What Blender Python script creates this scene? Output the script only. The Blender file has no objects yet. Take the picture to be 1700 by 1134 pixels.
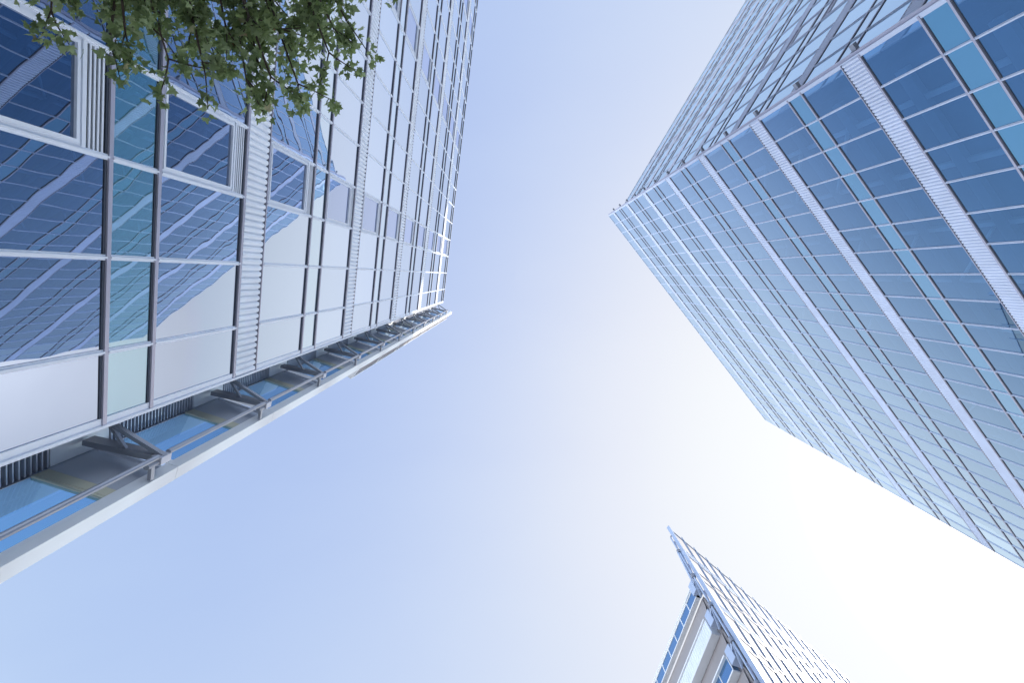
import bpy, math, random
from math import sin, cos, radians as RD
from mathutils import Vector, Matrix, noise

SC = bpy.context.scene
COL = SC.collection
EYE = 1.6
rnd = random.Random(7)

# ------------------------------------------------------------------ camera
cam_d = bpy.data.cameras.new("camera")
cam = bpy.data.objects.new("camera", cam_d)
COL.objects.link(cam)
SC.camera = cam
cam_d.sensor_width = 36.0
FPX = 817.0
cam_d.lens = FPX / 1700.0 * 36.0
cam_d.clip_start = 0.05
cam_d.clip_end = 5000
_Z = Vector((854.7 - 850, -(458.3 - 567), -FPX)).normalized()      # world up seen from the camera
_X = Vector((1, 0, 0)); _X = (_X - _X.dot(_Z) * _Z).normalized()
_Y = _Z.cross(_X)
RW = Matrix((_X, _Y, _Z))                                           # camera -> world
cam.matrix_world = Matrix.Translation((0, 0, EYE)) @ RW.to_4x4()

# ------------------------------------------------------------------ sky, sun, exposure
SUN_AZ, SUN_EL = RD(20.3), RD(40.5)                                     # direction the sun stands in (from +X towards +Y)
w = bpy.data.worlds.new("World"); SC.world = w; w.use_nodes = True
nt = w.node_tree; nt.nodes.clear()
out = nt.nodes.new("ShaderNodeOutputWorld"); bg = nt.nodes.new("ShaderNodeBackground")
sky = nt.nodes.new("ShaderNodeTexSky"); sky.sky_type = 'NISHITA'; sky.sun_disc = False
sky.sun_elevation = SUN_EL
sky.sun_rotation = RD(90) - SUN_AZ
sky.altitude = 0; sky.air_density = 1.0; sky.dust_density = 3.0; sky.ozone_density = 1.0
# a thin bright haze veils the whole sky: every channel saturates smoothly towards white
sep = nt.nodes.new("ShaderNodeSeparateColor"); com = nt.nodes.new("ShaderNodeCombineColor")
cn = nt.nodes.new("ShaderNodeTexNoise"); cn.inputs['Scale'].default_value = 2.2; cn.inputs['Detail'].default_value = 6; cn.inputs['Roughness'].default_value = 0.55
tcc = nt.nodes.new("ShaderNodeTexCoord"); mpc = nt.nodes.new("ShaderNodeMapping"); mpc.inputs['Scale'].default_value = (1.0, 2.6, 1.0); mpc.inputs['Rotation'].default_value = (0, 0, 0.6)
nt.links.new(tcc.outputs['Generated'], mpc.inputs[0]); nt.links.new(mpc.outputs[0], cn.inputs['Vector'])
cm = nt.nodes.new("ShaderNodeMapRange"); cm.inputs[1].default_value = 0.3; cm.inputs[2].default_value = 0.7; cm.inputs[3].default_value = 0.97; cm.inputs[4].default_value = 1.04
nt.links.new(cn.outputs['Fac'], cm.inputs[0])
cs = nt.nodes.new("ShaderNodeVectorMath"); cs.operation = 'SCALE'        # barely visible veils of high cloud
nt.links.new(sky.outputs[0], cs.inputs[0]); nt.links.new(cm.outputs[0], cs.inputs['Scale'])
nt.links.new(cs.outputs[0], sep.inputs[0])
for i, kk in enumerate((0.78, 0.755, 1.20)):
    e1 = nt.nodes.new("ShaderNodeMath"); e1.operation = 'MULTIPLY'; e1.inputs[1].default_value = -kk
    e2 = nt.nodes.new("ShaderNodeMath"); e2.operation = 'POWER'; e2.inputs[0].default_value = math.e
    e3 = nt.nodes.new("ShaderNodeMath"); e3.operation = 'SUBTRACT'; e3.inputs[0].default_value = 1.0
    e4 = nt.nodes.new("ShaderNodeMath"); e4.operation = 'MULTIPLY'; e4.inputs[1].default_value = (6.0, 6.2, 6.35)[i]
    nt.links.new(sep.outputs[i], e1.inputs[0]); nt.links.new(e1.outputs[0], e2.inputs[1])
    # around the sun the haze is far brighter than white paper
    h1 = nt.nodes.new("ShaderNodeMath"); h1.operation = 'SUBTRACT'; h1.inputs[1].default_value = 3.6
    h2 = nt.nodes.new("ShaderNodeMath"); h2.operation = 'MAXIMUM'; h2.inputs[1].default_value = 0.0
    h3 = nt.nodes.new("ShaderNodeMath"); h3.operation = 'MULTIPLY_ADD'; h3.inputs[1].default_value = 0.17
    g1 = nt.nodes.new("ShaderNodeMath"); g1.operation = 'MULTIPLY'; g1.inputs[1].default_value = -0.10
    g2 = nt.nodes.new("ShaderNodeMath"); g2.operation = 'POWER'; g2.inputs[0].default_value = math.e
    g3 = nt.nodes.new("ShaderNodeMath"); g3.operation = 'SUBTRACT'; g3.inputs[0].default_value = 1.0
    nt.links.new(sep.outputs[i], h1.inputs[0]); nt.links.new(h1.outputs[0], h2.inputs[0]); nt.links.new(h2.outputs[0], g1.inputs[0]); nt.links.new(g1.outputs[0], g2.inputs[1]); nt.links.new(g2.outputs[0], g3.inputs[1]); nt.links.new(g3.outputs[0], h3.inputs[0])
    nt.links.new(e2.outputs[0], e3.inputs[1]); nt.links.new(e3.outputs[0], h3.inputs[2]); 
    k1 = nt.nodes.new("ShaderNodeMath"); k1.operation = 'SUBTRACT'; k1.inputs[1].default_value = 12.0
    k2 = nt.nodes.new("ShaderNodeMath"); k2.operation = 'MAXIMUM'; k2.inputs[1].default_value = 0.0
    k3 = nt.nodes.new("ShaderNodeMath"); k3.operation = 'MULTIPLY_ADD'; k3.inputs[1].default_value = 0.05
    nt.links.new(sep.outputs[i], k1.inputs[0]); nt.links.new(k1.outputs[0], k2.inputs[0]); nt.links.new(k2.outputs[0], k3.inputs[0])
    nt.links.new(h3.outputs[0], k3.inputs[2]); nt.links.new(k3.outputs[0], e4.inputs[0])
    nt.links.new(e4.outputs[0], com.inputs[i])
# towards the horizon (below the picture's frame) haze is boosted as added fill light
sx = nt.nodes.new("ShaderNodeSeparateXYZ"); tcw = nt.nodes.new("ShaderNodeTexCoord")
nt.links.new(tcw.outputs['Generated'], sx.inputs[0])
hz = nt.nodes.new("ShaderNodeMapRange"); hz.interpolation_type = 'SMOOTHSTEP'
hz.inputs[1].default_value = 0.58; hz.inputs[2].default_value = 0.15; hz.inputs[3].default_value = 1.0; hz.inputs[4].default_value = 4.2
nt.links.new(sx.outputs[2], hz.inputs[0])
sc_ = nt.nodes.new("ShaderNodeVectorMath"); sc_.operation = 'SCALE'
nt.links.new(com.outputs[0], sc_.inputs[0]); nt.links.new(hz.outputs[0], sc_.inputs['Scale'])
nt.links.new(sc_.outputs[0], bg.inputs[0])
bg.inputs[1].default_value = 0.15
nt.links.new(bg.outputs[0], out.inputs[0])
sd = bpy.data.lights.new("sun", 'SUN'); sd.energy = 5.0; sd.angle = RD(0.5); sd.color = (1.0, 0.93, 0.82)
sun = bpy.data.objects.new("sun", sd); COL.objects.link(sun)
sdir = Vector((cos(SUN_AZ) * cos(SUN_EL), sin(SUN_AZ) * cos(SUN_EL), sin(SUN_EL)))
sun.rotation_euler = sdir.to_track_quat('Z', 'Y').to_euler()
sun.location = sdir * 200
SC.view_settings.view_transform = 'Standard'; SC.view_settings.look = 'None'
SC.view_settings.gamma = 1; SC.view_settings.exposure = 0.0
SC.render.engine = 'CYCLES'
SC.cycles.max_bounces = 10; SC.cycles.glossy_bounces = 6; SC.cycles.transparent_max_bounces = 12
SC.cycles.sample_clamp_indirect = 6

# ------------------------------------------------------------------ materials
def newmat(name):
    m = bpy.data.materials.new(name); m.use_nodes = True
    n = m.node_tree; n.nodes.clear()
    o = n.nodes.new("ShaderNodeOutputMaterial")
    return m, n, o

def pmat(name, col, rough=0.5, metal=0.0, var=0.06, scale=1.5, spec=0.5, bump=0.0):
    m, n, o = newmat(name)
    b = n.nodes.new("ShaderNodeBsdfPrincipled")
    tc = n.nodes.new("ShaderNodeTexCoord")
    nz = n.nodes.new("ShaderNodeTexNoise"); nz.inputs['Scale'].default_value = scale; nz.inputs['Detail'].default_value = 5
    n.links.new(tc.outputs['Object'], nz.inputs['Vector'])
    mr = n.nodes.new("ShaderNodeMapRange"); mr.inputs[1].default_value = 0.3; mr.inputs[2].default_value = 0.7
    mr.inputs[3].default_value = 1 - var; mr.inputs[4].default_value = 1 + var
    n.links.new(nz.outputs['Fac'], mr.inputs[0])
    mx = n.nodes.new("ShaderNodeVectorMath"); mx.operation = 'SCALE'
    mx.inputs[0].default_value = col; n.links.new(mr.outputs[0], mx.inputs['Scale'])
    n.links.new(mx.outputs[0], b.inputs['Base Color'])
    b.inputs['Roughness'].default_value = rough; b.inputs['Metallic'].default_value = metal
    b.inputs['Specular IOR Level'].default_value = spec
    if bump:
        bp = n.nodes.new("ShaderNodeBump"); bp.inputs['Strength'].default_value = bump
        n.links.new(nz.outputs['Fac'], bp.inputs['Height']); n.links.new(bp.outputs[0], b.inputs['Normal'])
    n.links.new(b.outputs[0], o.inputs[0])
    return m

def glass(name, base, tint0, tint1, f0, f1, power=3.0, see=0.0, see_tint=(0.5, 0.7, 0.9), wob=0.001, wscale=0.8, var=0.08, lo=0.3, hi=0.88):
    """coated facade glass: a mirror-like coating whose share grows towards grazing, over a dark or see-through body"""
    m, n, o = newmat(name)
    L = n.links
    lw = n.nodes.new("ShaderNodeLayerWeight"); lw.inputs[0].default_value = 0.5
    pw = n.nodes.new("ShaderNodeMapRange"); pw.interpolation_type = 'SMOOTHSTEP'; pw.inputs[1].default_value = lo; pw.inputs[2].default_value = hi
    L.new(lw.outputs['Facing'], pw.inputs[0])
    tc = n.nodes.new("ShaderNodeTexCoord")
    nz = n.nodes.new("ShaderNodeTexNoise"); nz.inputs['Scale'].default_value = wscale; nz.inputs['Detail'].default_value = 1.0
    L.new(tc.outputs['Object'], nz.inputs['Vector'])
    bp = n.nodes.new("ShaderNodeBump"); bp.inputs['Strength'].default_value = 1.0; bp.inputs['Distance'].default_value = wob
    L.new(nz.outputs['Fac'], bp.inputs['Height'])
    gl = n.nodes.new("ShaderNodeBsdfGlossy"); gl.inputs['Roughness'].default_value = 0.0
    L.new(bp.outputs[0], gl.inputs['Normal'])
    mc = n.nodes.new("ShaderNodeMixRGB"); mc.inputs[1].default_value = (*tint0, 1); mc.inputs[2].default_value = (*tint1, 1)
    oi = n.nodes.new("ShaderNodeObjectInfo"); ge = n.nodes.new("ShaderNodeNewGeometry")
    ad = n.nodes.new("ShaderNodeMath"); ad.operation = 'ADD'; fr = n.nodes.new("ShaderNodeMath"); fr.operation = 'FRACT'
    L.new(oi.outputs['Random'], ad.inputs[0]); L.new(ge.outputs['Random Per Island'], ad.inputs[1]); L.new(ad.outputs[0], fr.inputs[0])
    vr = n.nodes.new("ShaderNodeMapRange"); vr.inputs[3].default_value = 1 - var; vr.inputs[4].default_value = 1.0
    L.new(fr.outputs[0], vr.inputs[0])
    vs = n.nodes.new("ShaderNodeVectorMath"); vs.operation = 'SCALE'
    L.new(pw.outputs[0], mc.inputs[0]); L.new(mc.outputs[0], vs.inputs[0]); L.new(vr.outputs[0], vs.inputs['Scale']); L.new(vs.outputs[0], gl.inputs['Color'])
    df = n.nodes.new("ShaderNodeBsdfDiffuse"); df.inputs[0].default_value = (*base, 1)
    body = df
    if see:
        tr = n.nodes.new("ShaderNodeBsdfTransparent"); tr.inputs[0].default_value = (*see_tint, 1)
        ms = n.nodes.new("ShaderNodeMixShader"); ms.inputs[0].default_value = see
        L.new(df.outputs[0], ms.inputs[1]); L.new(tr.outputs[0], ms.inputs[2]); body = ms
    mr = n.nodes.new("ShaderNodeMapRange"); mr.inputs[3].default_value = f0; mr.inputs[4].default_value = f1
    L.new(pw.outputs[0], mr.inputs[0])
    mix = n.nodes.new("ShaderNodeMixShader"); L.new(mr.outputs[0], mix.inputs[0])
    L.new(body.outputs[0], mix.inputs[1]); L.new(gl.outputs[0], mix.inputs[2]); L.new(mix.outputs[0], o.inputs[0])
    return m

M = {}
M['white_metal'] = pmat('white_coated_aluminium', (0.76, 0.81, 0.90), 0.35, 0.0, 0.04, 0.7)
M['rib_metal'] = pmat('ribbed_aluminium_sheet', (0.80, 0.85, 0.93), 0.38, 0.0, 0.06, 0.9)
M['ledge'] = pmat('grey_mauve_aluminium', (0.46, 0.45, 0.54), 0.4, 0.3, 0.06, 0.9)
M['ledge_light'] = pmat('light_grey_aluminium', (0.56, 0.58, 0.66), 0.4, 0.3, 0.06, 0.9)
M['gasket'] = pmat('black_rubber_gasket', (0.065, 0.08, 0.115), 0.7, 0, 0.02)
M['dark'] = pmat('dark_recess_shade', (0.010, 0.014, 0.03), 0.8, 0, 0.02)  # near-black colour stands in for the shade inside the vents
M['steel'] = pmat('grey_painted_steel', (0.33, 0.34, 0.38), 0.4, 0.5, 0.08, 2.0)
M['pipe'] = pmat('brushed_steel_pipe', (0.42, 0.43, 0.47), 0.28, 0.8, 0.05, 3.0)
M['panel'] = pmat('grey_cladding_panel', (0.46, 0.50, 0.58), 0.45, 0.2, 0.10, 0.5)
M['warm_panel'] = pmat('warm_grey_cladding', (0.33, 0.31, 0.32), 0.6, 0.0, 0.08, 0.35)
M['tan'] = pmat('tan_transom_paint', (0.52, 0.52, 0.42), 0.5, 0, 0.06, 1.0)
M['fascia'] = pmat('pale_fascia_coating', (0.80, 0.82, 0.84), 0.4, 0, 0.04, 0.6)
M['brown'] = pmat('dark_brown_soffit_panel', (0.17, 0.15, 0.16), 0.5, 0, 0.1, 0.7)
M['interior'] = pmat('office_interior_wall', (0.14, 0.18, 0.25), 0.8, 0, 0.45, 0.35)
M['slab'] = pmat('office_slab_edge', (0.34, 0.42, 0.52), 0.7, 0, 0.1, 0.6)
M['brace'] = pmat('office_brace_paint', (0.60, 0.68, 0.78), 0.6, 0, 0.05)
M['roof'] = pmat('roof_gravel', (0.25, 0.25, 0.25), 0.9, 0, 0.2, 6)
M['pale_blue'] = pmat('pale_blue_coated_steel', (0.46, 0.55, 0.72), 0.4, 0.1, 0.05, 0.8)
M['rib_dull'] = pmat('ribbed_lavender_sheet', (0.66, 0.72, 0.86), 0.4, 0.0, 0.06, 0.9)
M['mull_dull'] = pmat('lavender_coated_aluminium', (0.60, 0.66, 0.80), 0.38, 0.0, 0.05, 0.7)
M['fin_blue'] = pmat('blue_grey_coated_fin', (0.30, 0.38, 0.52), 0.4, 0.1, 0.05, 0.8)
M['glassL'] = glass('silver_coated_glass', (0.06, 0.09, 0.08), (0.37, 0.455, 0.64), (0.78, 0.87, 1.0), 0.76, 0.97, 2.0, wob=0.0015, wscale=1.3, lo=0.30, hi=0.72)
M['glassLw'] = glass('darker_window_glass', (0.02, 0.025, 0.05), (0.34, 0.42, 0.55), (0.70, 0.78, 1.0), 0.75, 0.96, 2.0, wob=0.0016, wscale=1.3)
M['glassLn'] = glass('silver_coated_spandrel_glass', (0.12, 0.34, 0.40), (0.38, 0.52, 0.66), (0.80, 0.90, 1.0), 0.62, 0.96, 2.0, wob=0.0018, wscale=1.3, lo=0.30, hi=0.72)
M['glassR'] = glass('blue_coated_glass', (0.03, 0.07, 0.14), (0.22, 0.42, 0.66), (0.80, 0.94, 1.0), 0.52, 0.99, 1.5, see=0.85, see_tint=(0.52, 0.72, 0.90), wob=0.0004, wscale=1.0, lo=0.34, hi=0.82)
M['glassRn'] = glass('blue_spandrel_glass', (0.10, 0.28, 0.42), (0.30, 0.54, 0.74), (0.90, 0.98, 1.0), 0.45, 0.97, 1.6, wob=0.0004, wscale=1.0)
M['glassT'] = glass('pale_coated_glass', (0.06, 0.07, 0.08), (0.74, 0.77, 0.82), (0.90, 0.91, 0.94), 0.82, 1.0, 2.0, wob=0.0004, wscale=1.0)
M['glassW'] = glass('sky_blue_glass', (0.10, 0.25, 0.45), (0.5, 0.7, 0.95), (0.80, 0.92, 1.0), 0.12, 0.7, 3.5, see=0.93, see_tint=(0.36, 0.66, 0.97), wob=0.0004, wscale=1.0)

M['glassB'] = glass('blue_window_glass', (0.03, 0.08, 0.15), (0.20, 0.40, 0.68), (0.55, 0.75, 0.95), 0.80, 0.97, 2.5, wob=0.0004, wscale=1.0)

# ------------------------------------------------------------------ mesh helpers
class MB:
    def __init__(s): s.v = []; s.f = []
    def hexa(s, p):
        b = len(s.v); s.v += [tuple(q) for q in p]
        for f in ((0, 3, 2, 1), (4, 5, 6, 7), (0, 1, 5, 4), (1, 2, 6, 5), (2, 3, 7, 6), (3, 0, 4, 7)):
            s.f.append(tuple(b + i for i in f))
    def quad(s, a, b_, c, d):
        b = len(s.v); s.v += [tuple(a), tuple(b_), tuple(c), tuple(d)]; s.f.append((b, b + 1, b + 2, b + 3))
    def bar(s, p0, p1, w_, h_, up=Vector((0, 0, 1))):
        p0 = Vector(p0); p1 = Vector(p1); d = (p1 - p0).normalized()
        if abs(d.dot(up)) > 0.95: up = Vector((1, 0, 0))
        x = d.cross(up).normalized() * (w_ / 2); y = x.cross(d).normalized() * (h_ / 2)
        s.hexa([p0 - x - y, p0 + x - y, p0 + x + y, p0 - x + y, p1 - x - y, p1 + x - y, p1 + x + y, p1 - x + y])
    def tube(s, pts, rad, n=10):
        pts = [Vector(p) for p in pts]
        if not hasattr(rad, '__len__'): rad = [rad] * len(pts)
        rings = []
        for i, p in enumerate(pts):
            d = (pts[min(i + 1, len(pts) - 1)] - pts[max(i - 1, 0)]).normalized()
            up = Vector((0, 0, 1)) if abs(d.z) < 0.9 else Vector((1, 0, 0))
            x = d.cross(up).normalized(); y = x.cross(d)
            b = len(s.v)
            for k in range(n):
                a = 2 * math.pi * k / n; s.v.append(tuple(p + (x * cos(a) + y * sin(a)) * rad[i]))
            rings.append(b)
        for a, b in zip(rings, rings[1:]):
            for k in range(n):
                s.f.append((a + k, a + (k + 1) % n, b + (k + 1) % n, b + k))
        s.f.append(tuple(rings[0] + k for k in range(n))[::-1]); s.f.append(tuple(rings[-1] + k for k in range(n)))
    def prism(s, poly, z0, z1):
        b = len(s.v); n = len(poly)
        for z in (z0, z1):
            for p in poly: s.v.append((p[0], p[1], z))
        s.f.append(tuple(range(b, b + n))[::-1]); s.f.append(tuple(range(b + n, b + 2 * n)))
        for k in range(n): s.f.append((b + k, b + (k + 1) % n, b + n + (k + 1) % n, b + n + k))
    def build(s, name, mat, parent=None, smooth=False):
        if not s.v: return None
        me = bpy.data.meshes.new(name); me.from_pydata(s.v, [], s.f); me.update()
        me.materials.append(mat)
        if smooth: me.polygons.foreach_set('use_smooth', [True] * len(me.polygons))
        o = bpy.data.objects.new(name, me); COL.objects.link(o)
        if parent:
            o.parent = parent
            if parent.type == 'EMPTY': o.matrix_parent_inverse = Matrix.Translation(-parent.location)
        return o

def thing(name, label, cat, loc, group=None):
    o = bpy.data.objects.new(name, None); COL.objects.link(o); o.location = loc; o.empty_display_size = 1
    o['label'] = label; o['category'] = cat
    if group: o['group'] = group
    return o

RWT = RW.transposed()
def proj(p):
    c = RWT @ (Vector(p) - Vector((0, 0, EYE)))
    if c.z > -0.05: return None
    return (850 + FPX * c.x / -c.z, 567 - FPX * c.y / -c.z)
def area_in_view(pts):
    pr = [proj(p) for p in pts]
    if any(q is None for q in pr): return 0
    pr = [(min(max(x, 0), 1700), min(max(y, 0), 1134)) for x, y in pr]
    return abs(sum(pr[i][0] * pr[(i + 1) % len(pr)][1] - pr[(i + 1) % len(pr)][0] * pr[i][1] for i in range(len(pr)))) / 2

class Frame:
    """facade frame: origin in plan, t along, u outwards; heights are above eye level"""
    def __init__(s, t_ang, c, sgn_out):
        s.t = Vector((cos(t_ang), sin(t_ang), 0)); n = Vector((s.t.y, -s.t.x, 0))
        s.O = n * c; s.u = n * sgn_out
    def P(s, a, o, z): return s.O + s.t * a + s.u * o + Vector((0, 0, z + EYE))
    def box(s, mb, a0, a1, o0, o1, z0, z1):
        P = s.P
        mb.hexa([P(a0, o0, z0), P(a1, o0, z0), P(a1, o1, z0), P(a0, o1, z0), P(a0, o0, z1), P(a1, o0, z1), P(a1, o1, z1), P(a0, o1, z1)])

BH = 0.93          # height of a spandrel band
LH = 0.075         # ledge height

def ribbed(F, mb, dark, a0, a1, z0, z1, step=0.145, depth=0.055):
    n = max(1, round((a1 - a0) / step)); st = (a1 - a0) / n
    prof = [(0.0, 0.0), (0.10, 0.0), (0.16, 0.55), (0.34, 0.92), (0.58, 1.0), (0.82, 0.75), (0.95, 0.2), (1.0, 0.0)]
    zt = z1 - 0.07
    for k in range(n):
        x0 = a0 + k * st; b = len(mb.v)
        for fx, fo in prof:
            mb.v.append(tuple(F.P(x0 + fx * st, 0.004 + fo * depth, z0))); mb.v.append(tuple(F.P(x0 + fx * st, 0.004 + fo * depth, zt)))
        for i in range(len(prof) - 1):
            mb.f.append((b + 2 * i, b + 2 * i + 2, b + 2 * i + 3, b + 2 * i + 1))
        m = len(prof)
        mb.f.append(tuple(b + 2 * i + 1 for i in range(m)))
        mb.f.append(tuple(b + 2 * i for i in range(m))[::-1])
    F.box(dark, a0 + 0.01, a1 - 0.01, -0.03, 0.012, zt + 0.002, z1 - 0.002)

def screen(root, F, a0, a1, rows, bands, ztop, zbot, mats, pane_budget=100, windows=(), part_pref='', rib_step=0.145,
           fins=0.0, mull_w=0.085, panes=None, npanes=None, ledge_o=0.05, gaskets=True, mull_o=0.034, top_glass=True):
    """bands: list of (z, kind) bottoms, kind 'rib'|'panel', ascending. windows: set of bay indices with opening windows"""
    edges = [a0] + [r for r in rows if a0 + 0.1 < r < a1 - 0.1] + [a1]
    nb = len(bands)
    for (zb, kind) in bands:
        zt = zb + BH
        m = MB(); F.box(m, a0, a1, 0.0, ledge_o, zb - LH, zb)
        o_ = m.build('transom', mats['ledge'], root)
        g = MB()
        if gaskets: F.box(g, a0 + 0.01, a1 - 0.01, -0.05, 0.018, zb - LH - 0.038, zb - LH - 0.001)
        g.build('gasket', M['gasket'], o_)
        m = MB(); F.box(m, a0, a1, 0.0, ledge_o * (1.0 if kind == 'panel' else 0.75), zt, zt + LH * (1 if kind == 'panel' else 0.5))
        o_ = m.build('transom', mats['ledge'], root)
        if kind == 'panel':
            g = MB()
            if gaskets: F.box(g, a0 + 0.01, a1 - 0.01, -0.05, 0.018, zt - 0.036, zt - 0.001)
            g.build('gasket', M['gasket'], o_)
            for a, b in zip(edges, edges[1:]):
                npanes.append((F, a + mull_w / 2, b - mull_w / 2, zb + 0.001, zt - 0.052))
        else:
            m = MB(); d = MB(); ribbed(F, m, d, a0, a1, zb + 0.001, zt - 0.001, rib_step)
            rb = m.build('ribbed_band', mats['rib'], root); d.build('shadow_gap', M['gasket'], rb)
    # vertical mullions and panes between bands
    spans = []
    zs = [(zb, zb + BH, k) for zb, k in bands]
    lo = zbot
    for zb, zt, k in zs:
        spans.append((lo, zb - LH, True))
        if k == 'panel': spans.append((zb, zt, False))
        lo = zt + LH * (1 if k == 'panel' else 0.5)
    if ztop - lo > 0.3: spans.append((lo, ztop, True))
    for i, r in enumerate(edges):
        m = MB()
        ww = mull_w if 0 < i < len(edges) - 1 else mull_w * 1.3
        ce = r if 0 < i < len(edges) - 1 else (r + ww / 2 if i == 0 else r - ww / 2)
        if fins:
            F.box(m, ce - 0.022, ce + 0.022, 0.0, 0.085, zbot, ztop + fins)
        for z0, z1, _ in ([] if fins else spans):
            F.box(m, ce - ww / 2, ce + ww / 2, 0.0, 0.028, z0 + 0.001, z1 - 0.001)
            if 0 < i < len(edges) - 1: F.box(m, ce - ww * 0.17, ce + ww * 0.17, 0.028, 0.028 + mull_o, z0 + 0.001, z1 - 0.001)
        m.build('mullion', mats['mull'], root)
    for z0, z1, main in spans:
        if not main: continue
        for i, (a, b) in enumerate(zip(edges, edges[1:])):
            zz0, zz1 = z0 + 0.001, z1 - 0.056 if z1 < ztop - 0.01 else z1 - 0.002
            if i in windows and zz1 - zz0 > 2.2:
                win(root, F, a + mull_w / 2, b - mull_w / 2, zz0, zz1, mats)
            else:
                panes.append((F, a + mull_w / 2, b - mull_w / 2, zz0, zz1))
    m = MB(); F.box(m, a0, a1, -0.04, 0.05, ztop, ztop + 0.09)
    m.build('top_rail', mats['mull'], root)

def win(root, F, a, b, z0, z1, mats):
    vt = 0.42                                   # vent strip above the opening sash
    zs = z1 - vt
    fw = 0.075
    m = MB()
    for o0, o1, e in ((0.0, 0.035, 0.0), (0.035, 0.055, 0.028)):
        F.box(m, a + e, a + fw, o0, o1, z0 + e, zs - e); F.box(m, b - fw, b - e, o0, o1, z0 + e, zs - e)
        F.box(m, a + fw, b - fw, o0, o1, z0 + e, z0 + fw); F.box(m, a + fw, b - fw, o0, o1, zs - fw, zs - e)
    F.box(m, a, b, 0.0, 0.06, zs, zs + 0.05)
    root_o = m.build('window', mats['frame'], root)
    g = MB(); P = F.P
    g.quad(P(a + fw, 0.012, z0 + fw), P(b - fw, 0.012, z0 + fw), P(b - fw, 0.012, zs - fw), P(a + fw, 0.012, zs - fw))
    g.build('pane', mats['wglass'], root_o)
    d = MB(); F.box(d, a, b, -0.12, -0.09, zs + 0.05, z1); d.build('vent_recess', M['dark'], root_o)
    s = MB(); n = 5
    for k in range(n):
        zz = zs + 0.06 + (vt - 0.06) * (k + 0.5) / n
        F.box(s, a, b, -0.005, 0.018, zz - 0.016, zz + 0.016)
    s.build('vent_slats', mats['frame'], root_o)

def place_panes(root, lst, name, plural, mat, budget):
    sc = []
    for (F, a, b, z0, z1) in lst:
        q = [F.P(a, 0, z0), F.P(b, 0, z0), F.P(b, 0, z1), F.P(a, 0, z1)]
        sc.append((area_in_view(q), q, F))
    sc.sort(key=lambda x: -x[0])
    rest = MB()
    for i, (ar, q, F) in enumerate(sc):
        if ar <= 0 and i > budget: pass
        k1, k2, k3 = (rnd.uniform(-0.0022, 0.0022) for _ in range(3))
        offs = (k1 + k2, -k1 + k2, -k1 - k2, k1 - k2)
        q = [p + F.u * (e + 0.003) for p, e in zip(q, offs)]
        if i < budget:
            m = MB(); m.quad(*q); m.build(name, mat, root)
        else:
            rest.quad(*q)
    o = rest.build(plural, mat, root)
    if o: o['kind'] = 'stuff'

def zig(z0, pitch, n0, n1, parity):
    return [(z0 + pitch * k, 'rib' if (k + parity) % 2 == 0 else 'panel') for k in range(n0, n1)]

# ------------------------------------------------------------------ ground
g = MB(); R_ = 1500
g.quad((-R_, -R_, 0), (R_, -R_, 0), (R_, R_, 0), (-R_, R_, 0))
gm, n, o = newmat('plaza_paving')
b = n.nodes.new("ShaderNodeBsdfPrincipled"); br = n.nodes.new("ShaderNodeTexBrick"); tc = n.nodes.new("ShaderNodeTexCoord")
n.links.new(tc.outputs['Object'], br.inputs['Vector']); br.inputs['Scale'].default_value = 1.2
br.inputs['Color1'].default_value = (0.50, 0.49, 0.47, 1); br.inputs['Color2'].default_value = (0.44, 0.43, 0.42, 1)
br.inputs['Mortar'].default_value = (0.25, 0.25, 0.25, 1); br.inputs['Mortar Size'].default_value = 0.012
n.links.new(br.outputs[0], b.inputs['Base Color']); b.inputs['Roughness'].default_value = 0.75; n.links.new(b.outputs[0], o.inputs[0])
go = g.build('ground', gm); go['kind'] = 'structure'

# ================================================================== LEFT TOWER
FL = Frame(1.704, -6.13, -1)      # outward is towards the camera
FL.u = Vector((FL.t.y, -FL.t.x, 0)); 
SE = 3.16
left = thing('office_tower', 'silver glass office tower behind the tree, steel brackets up its end wall', 'office tower',
             FL.P(-15, -8, -EYE))
rows = [1.99 - 1.453 * k for k in range(0, 29)][::-1]
A0 = rows[0] - 1.453
bandsL = zig(7.50, 3.6, -2, 11, 1)       # k odd ribbed
matsL = dict(ledge=M['ledge'], rib=M['rib_metal'], mull=M['white_metal'], frame=M['white_metal'], wglass=M['glassLw'])
pl, npl = [], []
edgesL = [A0] + rows + [SE]
def bay_index(edges, s):
    for i, (a, b_) in enumerate(zip(edges, edges[1:])):
        if a <= s < b_: return i
screen(left, FL, A0, SE, rows, bandsL, 44.45, -EYE, matsL, panes=pl, npanes=npl,
       windows={bay_index(edgesL, -1.6), bay_index(edgesL, -10.3), bay_index(edgesL, -19.0)})
place_panes(left, pl, 'glass_pane', 'glass_panes', M['glassL'], 100)
place_panes(left, npl, 'spandrel_panel', 'spandrel_panels', M['glassLn'], 100)
# edge trim of the screen
m = MB(); FL.box(m, SE + 0.001, SE + 0.045, -0.16, 0.07, -EYE, 44.5); m.build('edge_trim', M['white_metal'], left)
# body behind the screen
m = MB()
poly = [FL.P(A0, -1.05, 0), FL.P(SE + 0.10, -1.05, 0), FL.P(SE + 0.10, -14, 0), FL.P(A0, -14, 0)]
m.prism([(p.x, p.y) for p in poly], 0, 43.6 + EYE); m.build('tower_body', M['panel'], left)
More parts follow.
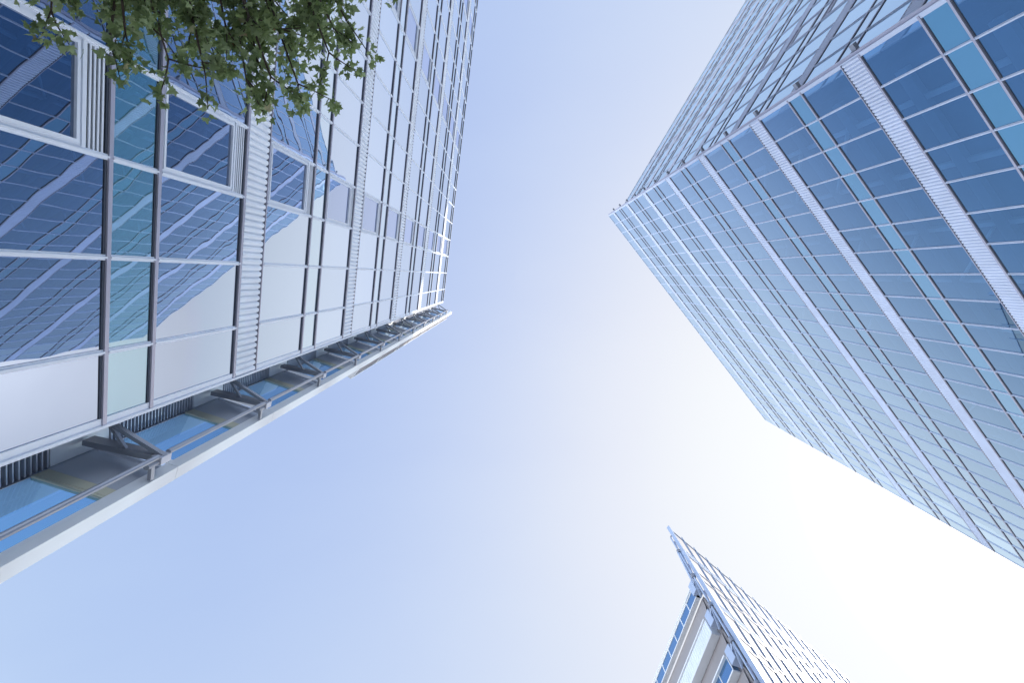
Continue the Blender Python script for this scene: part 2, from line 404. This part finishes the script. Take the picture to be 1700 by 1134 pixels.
# end wing
Wp = Vector((-7.527, 3.087, 0)); wd = Vector((cos(RD(18.85)), sin(RD(18.85)), 0)); wn = Vector((wd.y, -wd.x, 0))
class WF(Frame):
    def __init__(s, O, t, u): s.O, s.t, s.u = O, t, u
FW = WF(Wp, wd, wn)
LW = 1.43
m = MB(); FW.box(m, -7.0, -0.02, -0.55, -0.06, -EYE, 43.7); m.build('end_wall', M['panel'], left)
m = MB()
for k in range(-2, 12):
    f = 7.5 + 3.6 * k
    if k < 11:
        FW.box(m, 1.22, LW, -0.16, 0.10, f + 1.07, f + 4.66)
m.build('fascia', M['fascia'], left)
for k in range(-2, 11):
    f = 7.5 + 3.6 * k
    g_ = MB(); g_.quad(FW.P(0.03, 0.0, f + 1.35), FW.P(1.21, 0.0, f + 1.35), FW.P(1.21, 0.0, f + 3.34), FW.P(0.03, 0.0, f + 3.34))
    g_.build('wing_window', M['glassW'], left)
    t_ = MB(); FW.box(t_, 0.03, 1.21, -0.05, 0.03, f + 3.345, f + 3.40); FW.box(t_, 0.03, 1.21, -0.05, 0.022, f + 3.42, f + 3.63)
    t_.build('wing_transom', M['tan'], left)
    t_ = MB(); FW.box(t_, 0.03, 1.21, -0.05, 0.010, f + 0.05, f + 0.93); FW.box(t_, 0.03, 1.21, -0.05, 0.045, f + 0.97, f + 1.03)
    t_.build('wing_panel', M['panel'], left)
    t_ = MB(); FW.box(t_, 0.03, 1.21, -0.05, 0.035, f + 1.28, f + 1.34); t_.build('wing_sill', M['white_metal'], left)
    # inner return: grille and closing panel in a plane parallel to the screen
    g_ = MB(); d_ = MB()
    z0, z1 = f + 1.30, f + 3.72
    n_ = 26
    for i in range(n_):
        zz = z0 + (z1 - z0) * (i + 0.5) / n_
        FL.box(g_, SE + 0.12, SE + 0.90, -1.00, -0.94, zz - 0.012, zz + 0.012)
    FL.box(g_, SE + 0.115, SE + 0.145, -1.0, -0.93, z0, z1); FL.box(g_, SE + 0.48, SE + 0.50, -1.0, -0.935, z0, z1)
    go_ = g_.build('grille', M['ledge_light'], left)
    FL.box(d_, SE + 0.11, SE + 0.905, -1.049, -1.015, z0, z1); d_.build('grille_recess', M['gasket'], go_)
    t_ = MB(); FL.box(t_, SE + 0.11, SE + 0.90, -1.04, -0.955, f + 0.13, f + 1.29); t_.build('closing_panel', M['fascia'], left)
t_ = MB(); FL.box(t_, SE + 0.905, SE + 0.965, -1.04, -0.90, -EYE, 44.4); t_.build('corner_trim', M['panel'], left)
# brackets and guide rail
tip = Vector((-6.11, 3.14, 0))
for k in range(-2, 11):
    f = 7.5 + 3.6 * k + EYE
    br_ = MB()
    br_.bar(Vector((-7.42, 2.84, f + 0.72)), tip + Vector((-0.02, -0.01, f + 0.70)), 0.10, 0.25)
    ob = br_.build('bracket', M['steel'], left)
    r_ = MB(); r_.bar(Vector((-6.96, 2.46, f + 0.62)), tip + Vector((0.03, -0.03, f + 0.68)), 0.07, 0.09)
    r_.bar(Vector((-6.96, 2.46, f + 0.62)), Vector((-6.72, 2.98, f + 0.66)), 0.05, 0.06)
    r_.bar(Vector((-7.05, 2.30, f + 0.62)), Vector((-6.90, 2.50, f + 0.62)), 0.07, 0.10)
    r_.build('rod', M['steel'], ob)
    e_ = MB(); e_.hexa([tip + Vector(v) for v in ((-0.10, -0.09, f + 0.55), (0.07, -0.05, f + 0.55), (0.04, 0.08, f + 0.55), (-0.13, 0.04, f + 0.55),
                                                (-0.10, -0.09, f + 0.80), (0.07, -0.05, f + 0.80), (0.04, 0.08, f + 0.80), (-0.13, 0.04, f + 0.80))])
    e_.build('end_plate', M['ledge_light'], ob)
    c_ = MB(); c_.tube([tip + Vector((-0.02, 0.02, f + 0.30)), tip + Vector((-0.02, 0.02, f + 0.55))], 0.055, 8)
    c_.bar(tip + Vector((-0.02, 0.06, f + 0.42)), tip + Vector((-0.06, 0.28, f + 0.42)), 0.06, 0.08)
    c_.build('clamp', M['steel'], ob)
for k in range(-2, 11):
    f = 7.5 + 3.6 * k + EYE
    m = MB(); m.tube([Vector((-6.10, 3.07, f + 0.80)), Vector((-6.10, 3.07, f + 4.15 if k < 10 else f + 1.4))], 0.045, 12)
    m.build('guide_rail', M['pipe'], left, smooth=False)
# balcony screens behind the fascia, upper floors
Fo = FW.P(LW, -0.10, 0); Fo.z = 0
Bx = Vector((-6.59, 4.08, 0)); bd = (Bx - Fo).normalized(); bn = Vector((bd.y, -bd.x, 0))
if bn.dot(-Bx) < 0: bn = -bn
FB = WF(Vector((Fo.x, Fo.y, 0)), bd, bn); LB = (Bx - Fo).length
for i in range(8):
    z0 = 19.3 + 3.5 * i
    m = MB(); FB.box(m, 0.0, LB - 0.04, -0.12, -0.03, z0 + 0.12, z0 + 3.48); bo = m.build('balcony_screen', M['brown'], left)
    m = MB(); FB.box(m, 0.0, LB, -0.20, 0.02, z0, z0 + 0.10); FB.box(m, LB - 0.035, LB + 0.02, -0.20, 0.02, z0 + 0.10, z0 + 3.5)
    m.build('balcony_frame', M['fascia'], bo)

# ================================================================== RIGHT TOWER
FR = Frame(0.8902, 14.4, 1); FR.u = -Vector((FR.t.y, -FR.t.x, 0))
F2 = Frame(RD(-59.8), -7.61, 1); F2.u = Vector((F2.t.y, -F2.t.x, 0))
if F2.u.dot(-F2.O) < 0: F2.u = -F2.u
right = thing('office_tower', 'tall blue glass office tower with two angled facades meeting in a sharp corner', 'office tower', FR.P(19, -8, -EYE))
S0, S1 = 1.60, 36.9
rowsR = [S0 + 1.42 * k for k in range(1, 25)]
bandsR = zig(18.76, 3.612, -5, 13, 0)
matsR = dict(ledge=M['ledge'], rib=M['rib_dull'], mull=M['mull_dull'], frame=M['ledge'], wglass=M['glassRn'])
mats2 = dict(ledge=M['ledge'], rib=M['ledge_light'], mull=M['ledge_light'], frame=M['ledge'], wglass=M['glassRn'])
pr_, npr = [], []
screen(right, FR, S0, S1, rowsR, bandsR, 65.6, -EYE, matsR, panes=pr_, npanes=npr)
rows2 = [16.25 + 1.46 * k for k in range(-1, 32)]
e2 = [14.0] + rows2 + [62.4]
screen(right, F2, 14.0, 62.4, rows2, bandsR, 65.5, -EYE, mats2, panes=pr_, npanes=npr,
       windows={bay_index(e2, 16.25 + 1.46 * 3.5), bay_index(e2, 16.25 + 1.46 * 9.5), bay_index(e2, 16.25 + 1.46 * 15.5), bay_index(e2, 16.25 + 1.46 * 21.5)})
place_panes(right, pr_, 'glass_pane', 'glass_panes', M['glassR'], 100)
place_panes(right, npr, 'spandrel_panel', 'spandrel_panels', M['glassRn'], 100)
# corner edge profile
m = MB(); FR.box(m, S0 - 0.16, S0 - 0.002, -0.20, -0.02, -EYE, 65.6); m.build('corner_post', M['ledge'], right)
m = MB(); FR.box(m, S0 - 0.05, S0 - 0.002, -0.018, 0.05, -EYE, 65.6); m.build('edge_trim', M['mull_dull'], right)
for zb, k in bandsR[1:]:
    m = MB(); FR.box(m, S0 - 0.42, S0 - 0.162, -0.26, -0.12, zb + 0.1, zb + 0.32); m.build('corner_bracket', M['steel'], right)
# body
def isect(p, d, q, e):
    den = d.x * e.y - d.y * e.x; r = q - p; k = (r.x * e.y - r.y * e.x) / den; return p + d * k
inR, in2 = 1.35, 0.55
a = isect(FR.P(0, -inR, 0), FR.t, F2.P(0, -in2, 0), F2.t)
far2 = F2.P(62.3, -in2, 0); farR = FR.P(S1 - 0.2, -inR, 0)
# keep the body outline simple: corner, far end of each facade, and a back corner
poly = [a, farR, farR + Vector((28, -34, 0)), far2 + Vector((28, 0, 0)), far2]
m = MB(); m.prism([(p.x, p.y) for p in poly], 0, 62.9 + EYE); m.build('tower_body', M['interior'], right)
sR = FR.t.dot(a - FR.O)
slabs = MB(); braces = MB()
for zb, k in bandsR:
    FR.box(slabs, sR + 0.3, S1 - 0.4, -inR + 0.003, -inR + 0.22, zb + 0.10, zb + 0.62)
    F2.box(slabs, 15.5, 62, -in2 + 0.003, -in2 + 0.12, zb + 0.10, zb + 0.62)
s_ = sR + 1.6; i = 0
while s_ < S1 - 1:
    FR.box(braces, s_ - 0.10, s_ + 0.10, -inR + 0.02, -inR + 0.20, -EYE, 62.8)
    if i % 2 == 0 and s_ + 2.84 < S1:
        for zb, k in bandsR:
            z0 = zb + 0.65; z1 = zb + 3.6
            if (i // 2 + int(zb)) % 3: 
                braces.bar(FR.P(s_ + 0.1, -inR + 0.30, z0), FR.P(s_ + 2.7, -inR + 0.30, z1), 0.10, 0.14, FR.u)
    s_ += 2.84; i += 1
slabs.build('slab_edge', M['slab'], right); bo = braces.build('brace_frame', M['brace'], right)
# crown frame behind the parapet glass
m = MB()
for k in range(0, 25):
    s0 = S0 + 1.42 * k
    m.bar(FR.P(s0 + 0.1, -0.25, 63.2), FR.P(min(s0 + 1.32, S1), -0.25, 65.4), 0.05, 0.06, FR.u)
    m.bar(FR.P(s0, -0.12, 64.3), FR.P(s0, -1.3, 62.8), 0.05, 0.06)
m.build('parapet_frame', M['pale_blue'], right)

# ================================================================== FAR TOWER
CT = Vector((cos(RD(58.2)), sin(RD(58.2)), 0)) * 28.4
thT = RD(40.8)
FT = WF(CT, Vector((cos(thT), sin(thT), 0)), Vector((sin(thT), -cos(thT), 0)))
far = thing('office_tower', 'small distant white glass office tower with a knife edge screen wall and pole brackets', 'office tower', CT + Vector((10, 14, 0)))
PT = 3.58
bandsT = [(41.3 - BH - PT * k, 'rib' if k % 2 == 0 else 'panel') for k in range(0, 12)][::-1]
rowsT = [1.60 * k for k in range(1, 26)]
matsT = dict(ledge=M['ledge_light'], rib=M['rib_metal'], mull=M['fin_blue'], frame=M['ledge_light'], wglass=M['glassT'])
pt, npt = [], []
screen(far, FT, 0.0, 41.6, rowsT, bandsT, 44.3, -EYE, matsT, panes=pt, npanes=npt, fins=0.62, mull_w=0.085, gaskets=False, mull_o=0.11)
place_panes(far, pt, 'glass_pane', 'glass_panes', M['glassT'], 100)
place_panes(far, npt, 'spandrel_panel', 'spandrel_panels', M['glassT'], 100)
m = MB(); FT.box(m, -0.14, -0.002, -0.20, 0.10, -EYE, 45.0); m.build('edge_blade', M['pale_blue'], far)
# body side wall
WT = Vector((cos(RD(59.95)), sin(RD(59.95)), 0)) * 29.67
sdv = Vector((cos(RD(107.7)), sin(RD(107.7)), 0)); sn = Vector((sdv.y, -sdv.x, 0))
if sn.dot(-WT) < 0: sn = -sn
FS = WF(WT, sdv, sn)
backT = FT.P(41.6, -1.3, 0); backT.z = 0
poly = [WT - FS.u * 0.5, WT + sdv * 24 - FS.u * 0.5, WT + sdv * 24 + FT.t * 30, backT]
m = MB(); m.prism([(p.x, p.y) for p in poly], 0, 37.0 + EYE); m.build('tower_body', M['warm_panel'], far)
for k in range(0, 9):
    base = 38.3 - PT * k
    if k == 0:
        m = MB(); FS.box(m, 0, 24, -0.2, 0.05, 38.18, 38.3); FS.box(m, 0, 24, -0.2, 0.03, 37.95, 38.02)
        FS.box(m, 0, 24, -0.3, 0.08, 36.90, 37.00); tr_ = m.build('parapet_rail', M['fascia'], far)
        m = MB(); FS.box(m, 0, 24, -0.12, -0.02, 37.0, 37.95); m.build('parapet_glass', M['glassB'], far)
        m = MB()
        for i in range(17): FS.box(m, 0.1 + 1.47 * i, 0.17 + 1.47 * i, -0.13, 0.04, 37.01, 37.94)
        m.build('parapet_post', M['fascia'], far)
    elif k % 2 == 1:
        z1 = 38.3 - 3.7 - PT * (k - 1); z0 = z1 - 1.35
        m = MB(); d = MB(); ribbed(FS, m, d, 0.5, 24, z0, z1, 0.26, 0.05)
        for v in range(len(m.v)): m.v[v] = tuple(Vector(m.v[v]) + FS.u * 0.12)
        rb = m.build('ribbed_band', M['rib_metal'], far)
        m = MB(); FS.box(m, 0.5, 24, -0.5, 0.12, z0 + 0.002, z1 - 0.002)
        FS.box(m, 0.5, 24, -0.5, 0.24, z1, z1 + 0.13); FS.box(m, 0.5, 24, -0.5, 0.22, z0 - 0.14, z0)
        m.build('band_trim', M['fascia'], rb)
    else:
        z1 = 38.3 - 7.35 - PT * (k - 2); z0 = z1 - 1.1
        m = MB(); FS.box(m, 0.5, 24, -0.4, 0.02, z0, z1); wb = m.build('ribbon_window', M['glassB'], far)
        m = MB(); FS.box(m, 0.5, 24, -0.5, 0.22, z1 + 0.002, z1 + 0.14); FS.box(m, 0.5, 24, -0.5, 0.12, z0 - 0.12, z0 - 0.002)
        for i in range(17): FS.box(m, 0.5 + 1.47 * i, 0.56 + 1.47 * i, 0.022, 0.07, z0, z1)
        m.build('window_frame', M['fascia'], wb)
    # soft curved cladding below each band
    zt = (36.9, 33.1, 29.7)[min(k, 2)] if k < 3 else 38.3 - 3.7 - PT * (k - 1) - 1.5
    zb2 = zt - 2.15
    m = MB(); N = 10
    for i in range(N):
        f0, f1 = i / N, (i + 1) / N
        o0 = -0.42 + 0.40 * f0 ** 2; o1 = -0.42 + 0.40 * f1 ** 2
        m.quad(FS.P(0.2, o0, zt - 2.15 * f0), FS.P(24, o0, zt - 2.15 * f0), FS.P(24, o1, zt - 2.15 * f1), FS.P(0.2, o1, zt - 2.15 * f1))
    m.build('cladding_panel', M['warm_panel'], far, smooth=True)
# brackets, pole and slab-end boxes on the near edge
pol = Vector((14.61, 24.32, 0))
m = MB(); m.tube([pol + Vector((0, 0, 10)), pol + Vector((0, 0, 43.3 + EYE))], 0.07, 10); m.build('pole', M['pale_blue'], far)
for k in range(0, 9):
    zn = 41.0 - PT * k + EYE
    m = MB(); m.tube([pol + Vector((0, 0, zn - 0.18)), pol + Vector((0, 0, zn + 0.18))], 0.17, 8); no = m.build('bracket', M['steel'], far)
    e = FT.P(-0.08, -0.25, 0); e.z = 0
    m = MB(); m.bar(pol + Vector((0, 0, zn)), e + Vector((0, 0, zn)), 0.12, 0.16); m.bar(pol + Vector((0, 0, zn + 0.1)), e + Vector((0, 0, zn + 1.6)), 0.10, 0.10)
    m.build('arm', M['ledge'], no)
    if k >= 1:
        m = MB(); m.bar(WT + Vector((0.0, -0.2, zn + 0.2)), pol + Vector((0, 0, zn)), 0.16, 0.2)
        m.bar(pol + Vector((0, 0, zn)), WT + Vector((0, -0.3, zn - 1.2)), 0.12, 0.14)
        m.build('strut', M['pale_blue'], no)
        m = MB(); zc = 38.35 - 3.58 * (k - 1) + EYE
        ex = FS.t; ey = FS.u
        c = WT + ex * -0.15
        m.hexa([c + ex * i * 0.32 + ey * j * 0.34 + Vector((0, 0, zc + zz)) for zz in (-1.45, -0.25) for i, j in ((-1, -1), (1, -1), (1, 1), (-1, 1))])
        m.build('slab_end_box', M['pale_blue'], far)
m = MB(); rc = WT + Vector((0.1, -0.3, 0))
m.bar(rc + Vector((0, 0, 37.2 + EYE)), pol + Vector((0, 0, 41.0 + EYE)), 0.22, 0.34); m.build('raking_strut', M['pale_blue'], far)
m = MB(); e = FT.P(-0.08, -0.25, 0); e.z = 0
m.bar(pol + Vector((0, 0, 43.3 + EYE)), e + Vector((0, 0, 43.6 + EYE)), 0.09, 0.09); m.build('head_link', M['steel'], far)

# ================================================================== TREE
tree = thing('maple_tree', 'green leafy maple tree with branches hanging in front of the left tower', 'tree', (-4.6, -8.2, 0))
lf, n, o = newmat('maple_leaf')
L = n.links
geo = n.nodes.new("ShaderNodeNewGeometry")
cr = n.nodes.new("ShaderNodeValToRGB"); cr.color_ramp.elements[0].color = (0.09, 0.125, 0.05, 1); cr.color_ramp.elements[1].color = (0.46, 0.54, 0.31, 1)
e_ = cr.color_ramp.elements.new(0.5); e_.color = (0.18, 0.235, 0.09, 1)
e_ = cr.color_ramp.elements.new(0.985); e_.color = (0.28, 0.34, 0.18, 1)
e_ = cr.color_ramp.elements.new(0.995); e_.color = (0.20, 0.06, 0.03, 1)
L.new(geo.outputs['Random Per Island'], cr.inputs[0])
b = n.nodes.new("ShaderNodeBsdfPrincipled"); b.inputs['Roughness'].default_value = 0.45
L.new(cr.outputs[0], b.inputs['Base Color'])
tl = n.nodes.new("ShaderNodeBsdfTranslucent"); hs = n.nodes.new("ShaderNodeHueSaturation"); hs.inputs['Value'].default_value = 1.5
L.new(cr.outputs[0], hs.inputs['Color']); L.new(hs.outputs[0], tl.inputs[0])
ms = n.nodes.new("ShaderNodeMixShader"); ms.inputs[0].default_value = 0.5
L.new(b.outputs[0], ms.inputs[1]); L.new(tl.outputs[0], ms.inputs[2]); L.new(ms.outputs[0], o.inputs[0])
M['leaf'] = lf
M['bark'] = pmat('bark', (0.075, 0.055, 0.045), 0.85, 0, 0.35, 9, 0.3, 0.5)

leafp = [(0, 0.0), (0.10, 0.10), (0.42, 0.02), (0.34, 0.20), (0.55, 0.48), (0.30, 0.44), (0.20, 0.52), (0.16, 0.72), (0.0, 1.0),
         (-0.16, 0.72), (-0.20, 0.52), (-0.30, 0.44), (-0.55, 0.48), (-0.34, 0.20), (-0.42, 0.02), (-0.10, 0.10)]
crown = MB()
def leaf(p, d, nrm, size):
    d = d.normalized(); x = d.cross(nrm)
    if x.length < 1e-3: x = d.cross(Vector((1, 0.3, 0.2)))
    x.normalize(); nn = x.cross(d).normalized()
    b = len(crown.v); fold = rnd.uniform(0.1, 0.35); curl = rnd.uniform(0.0, 0.3)
    crown.v.append(tuple(p + d * (0.35 * size)))
    for lx, ly in leafp:
        crown.v.append(tuple(p + (x * lx + d * ly + nn * (abs(lx) * fold - ly * ly * curl)) * size))
    m_ = len(leafp)
    for k in range(m_): crown.f.append((b, b + 1 + k, b + 1 + (k + 1) % m_))
def rv(s=1.0): return Vector((rnd.uniform(-s, s), rnd.uniform(-s, s), rnd.uniform(-s, s)))
trunk = MB()
base = Vector((-4.6, -8.2, 0))
top = Vector((-4.3, -7.3, 5.2))
trunk.tube([base, base + Vector((0.02, 0.1, 0.3)), base + Vector((0.10, 0.3, 2.2)), top, top + Vector((0.2, 0.2, 2.3)), top + Vector((0.3, 0.1, 4.6))],
           [0.30, 0.22, 0.18, 0.14, 0.10, 0.04], 12)
limbs = MB()
def atpx(x, y, h):
    d = RW @ Vector((x - 850, -(y - 567), -FPX)); return d * (h / d.z) + Vector((0, 0, EYE))
# limb ends: real points in space where the drooping branches of the photographed crown end
ends = [(112, 75, 4.9), (120, -40, 5.6), (175, 90, 5.0), (215, 110, 5.1), (260, 95, 5.3), (300, 140, 5.2), (350, 150, 5.3), (395, 180, 5.3), (430, 150, 5.5),
        (470, 165, 5.5), (515, 165, 5.6), (545, 130, 5.7), (545, 85, 5.9), (575, 50, 6.0), (605, 8, 6.2), (500, 60, 6.3), (420, 60, 6.0), (330, 40, 5.8),
        (250, 20, 5.7), (180, 10, 5.5), (385, 110, 5.4), (300, 70, 5.3), (455, 100, 5.9), (530, 20, 6.5), (130, 20, 5.4), (345, 95, 5.7), (275, 50, 6.1), (480, 120, 6.1)]
def cluster(c, d, n, spread, size):
    for _ in range(n):
        p = c + rv(spread)
        dd = (d * 0.6 + rv(0.9) + Vector((0, 0, -0.25))).normalized()
        leaf(p, dd, (Vector((0, 0, 1)) + rv(0.75)).normalized(), size * rnd.uniform(0.7, 1.2))
def branch(p0, p1, r0, leafy=True, sag=0.35, side=True, dens=1.0):
    d = p1 - p0; Ln = d.length; pts = []; N = 9; wob = rv(0.12)
    for i in range(N + 1):
        f = i / N; q = p0 + d * f + Vector((0, 0, sag * 4 * f * (1 - f) * 0.5 * Ln / 4)) + wob * sin(f * 5) * Ln / 5
        pts.append(q)
    limbs.tube(pts, [r0 * (1 - 0.85 * i / N) + 0.0025 for i in range(N + 1)], 6)
    return pts
hub = [top + Vector((0, 0, 0.3)), top + Vector((0.2, 0.2, 1.2)), top + Vector((0.2, 0.2, 2.2))]
for (x, y, h) in ends:
    e = atpx(x, y - 38, h * 0.93)
    s = hub[rnd.randrange(3)] + rv(0.15)
    pts = branch(s, e, 0.045 * rnd.uniform(0.7, 1.1))
    for i in range(3, 10):
        c = pts[i]; d = (pts[i] - pts[i - 1])
        if i >= 4: cluster(c, d, 11, 0.17, 0.085)
        for _ in range(4 if i < 9 else 2):
            dd = (d.normalized() * 0.9 + rv(0.8)); dd.z *= 0.5
            L2 = rnd.uniform(0.22, 0.55) * (0.8 if i > 6 else 1.05)
            e2_ = c + dd.normalized() * L2
            tp = branch(c, e2_, 0.006, sag=0.1)
            for j in (3, 5, 7, 9):
                cluster(tp[j], dd, 4 if j < 9 else 8, 0.075, 0.086)
# the rest of the crown, above and behind the picture's upper edge
for _ in range(30):
    a_ = rnd.uniform(0, 2 * math.pi); rr = rnd.uniform(0.8, 2.7); zz = rnd.uniform(5.6, 9.6)
    e = Vector((top.x + cos(a_) * rr * 0.62, top.y + sin(a_) * rr * 0.95 - 0.4, zz))
    pr = proj(e)
    pts = branch(hub[2] if zz > 7.3 else hub[1], e, 0.04)
    for i in range(4, 10):
        cluster(pts[i], Vector((0, 0, -1)), 7, 0.34, 0.11)
trunk.build('trunk', M['bark'], tree, smooth=True); limbs.build('limb', M['bark'], tree, smooth=True)
cro = crown.build('crown', M['leaf'], tree)
print('tris', sum(len(o.data.polygons) for o in bpy.data.objects if o.type == 'MESH'), 'objs', len(bpy.data.objects), 'leaves', len(crown.v) // 17)
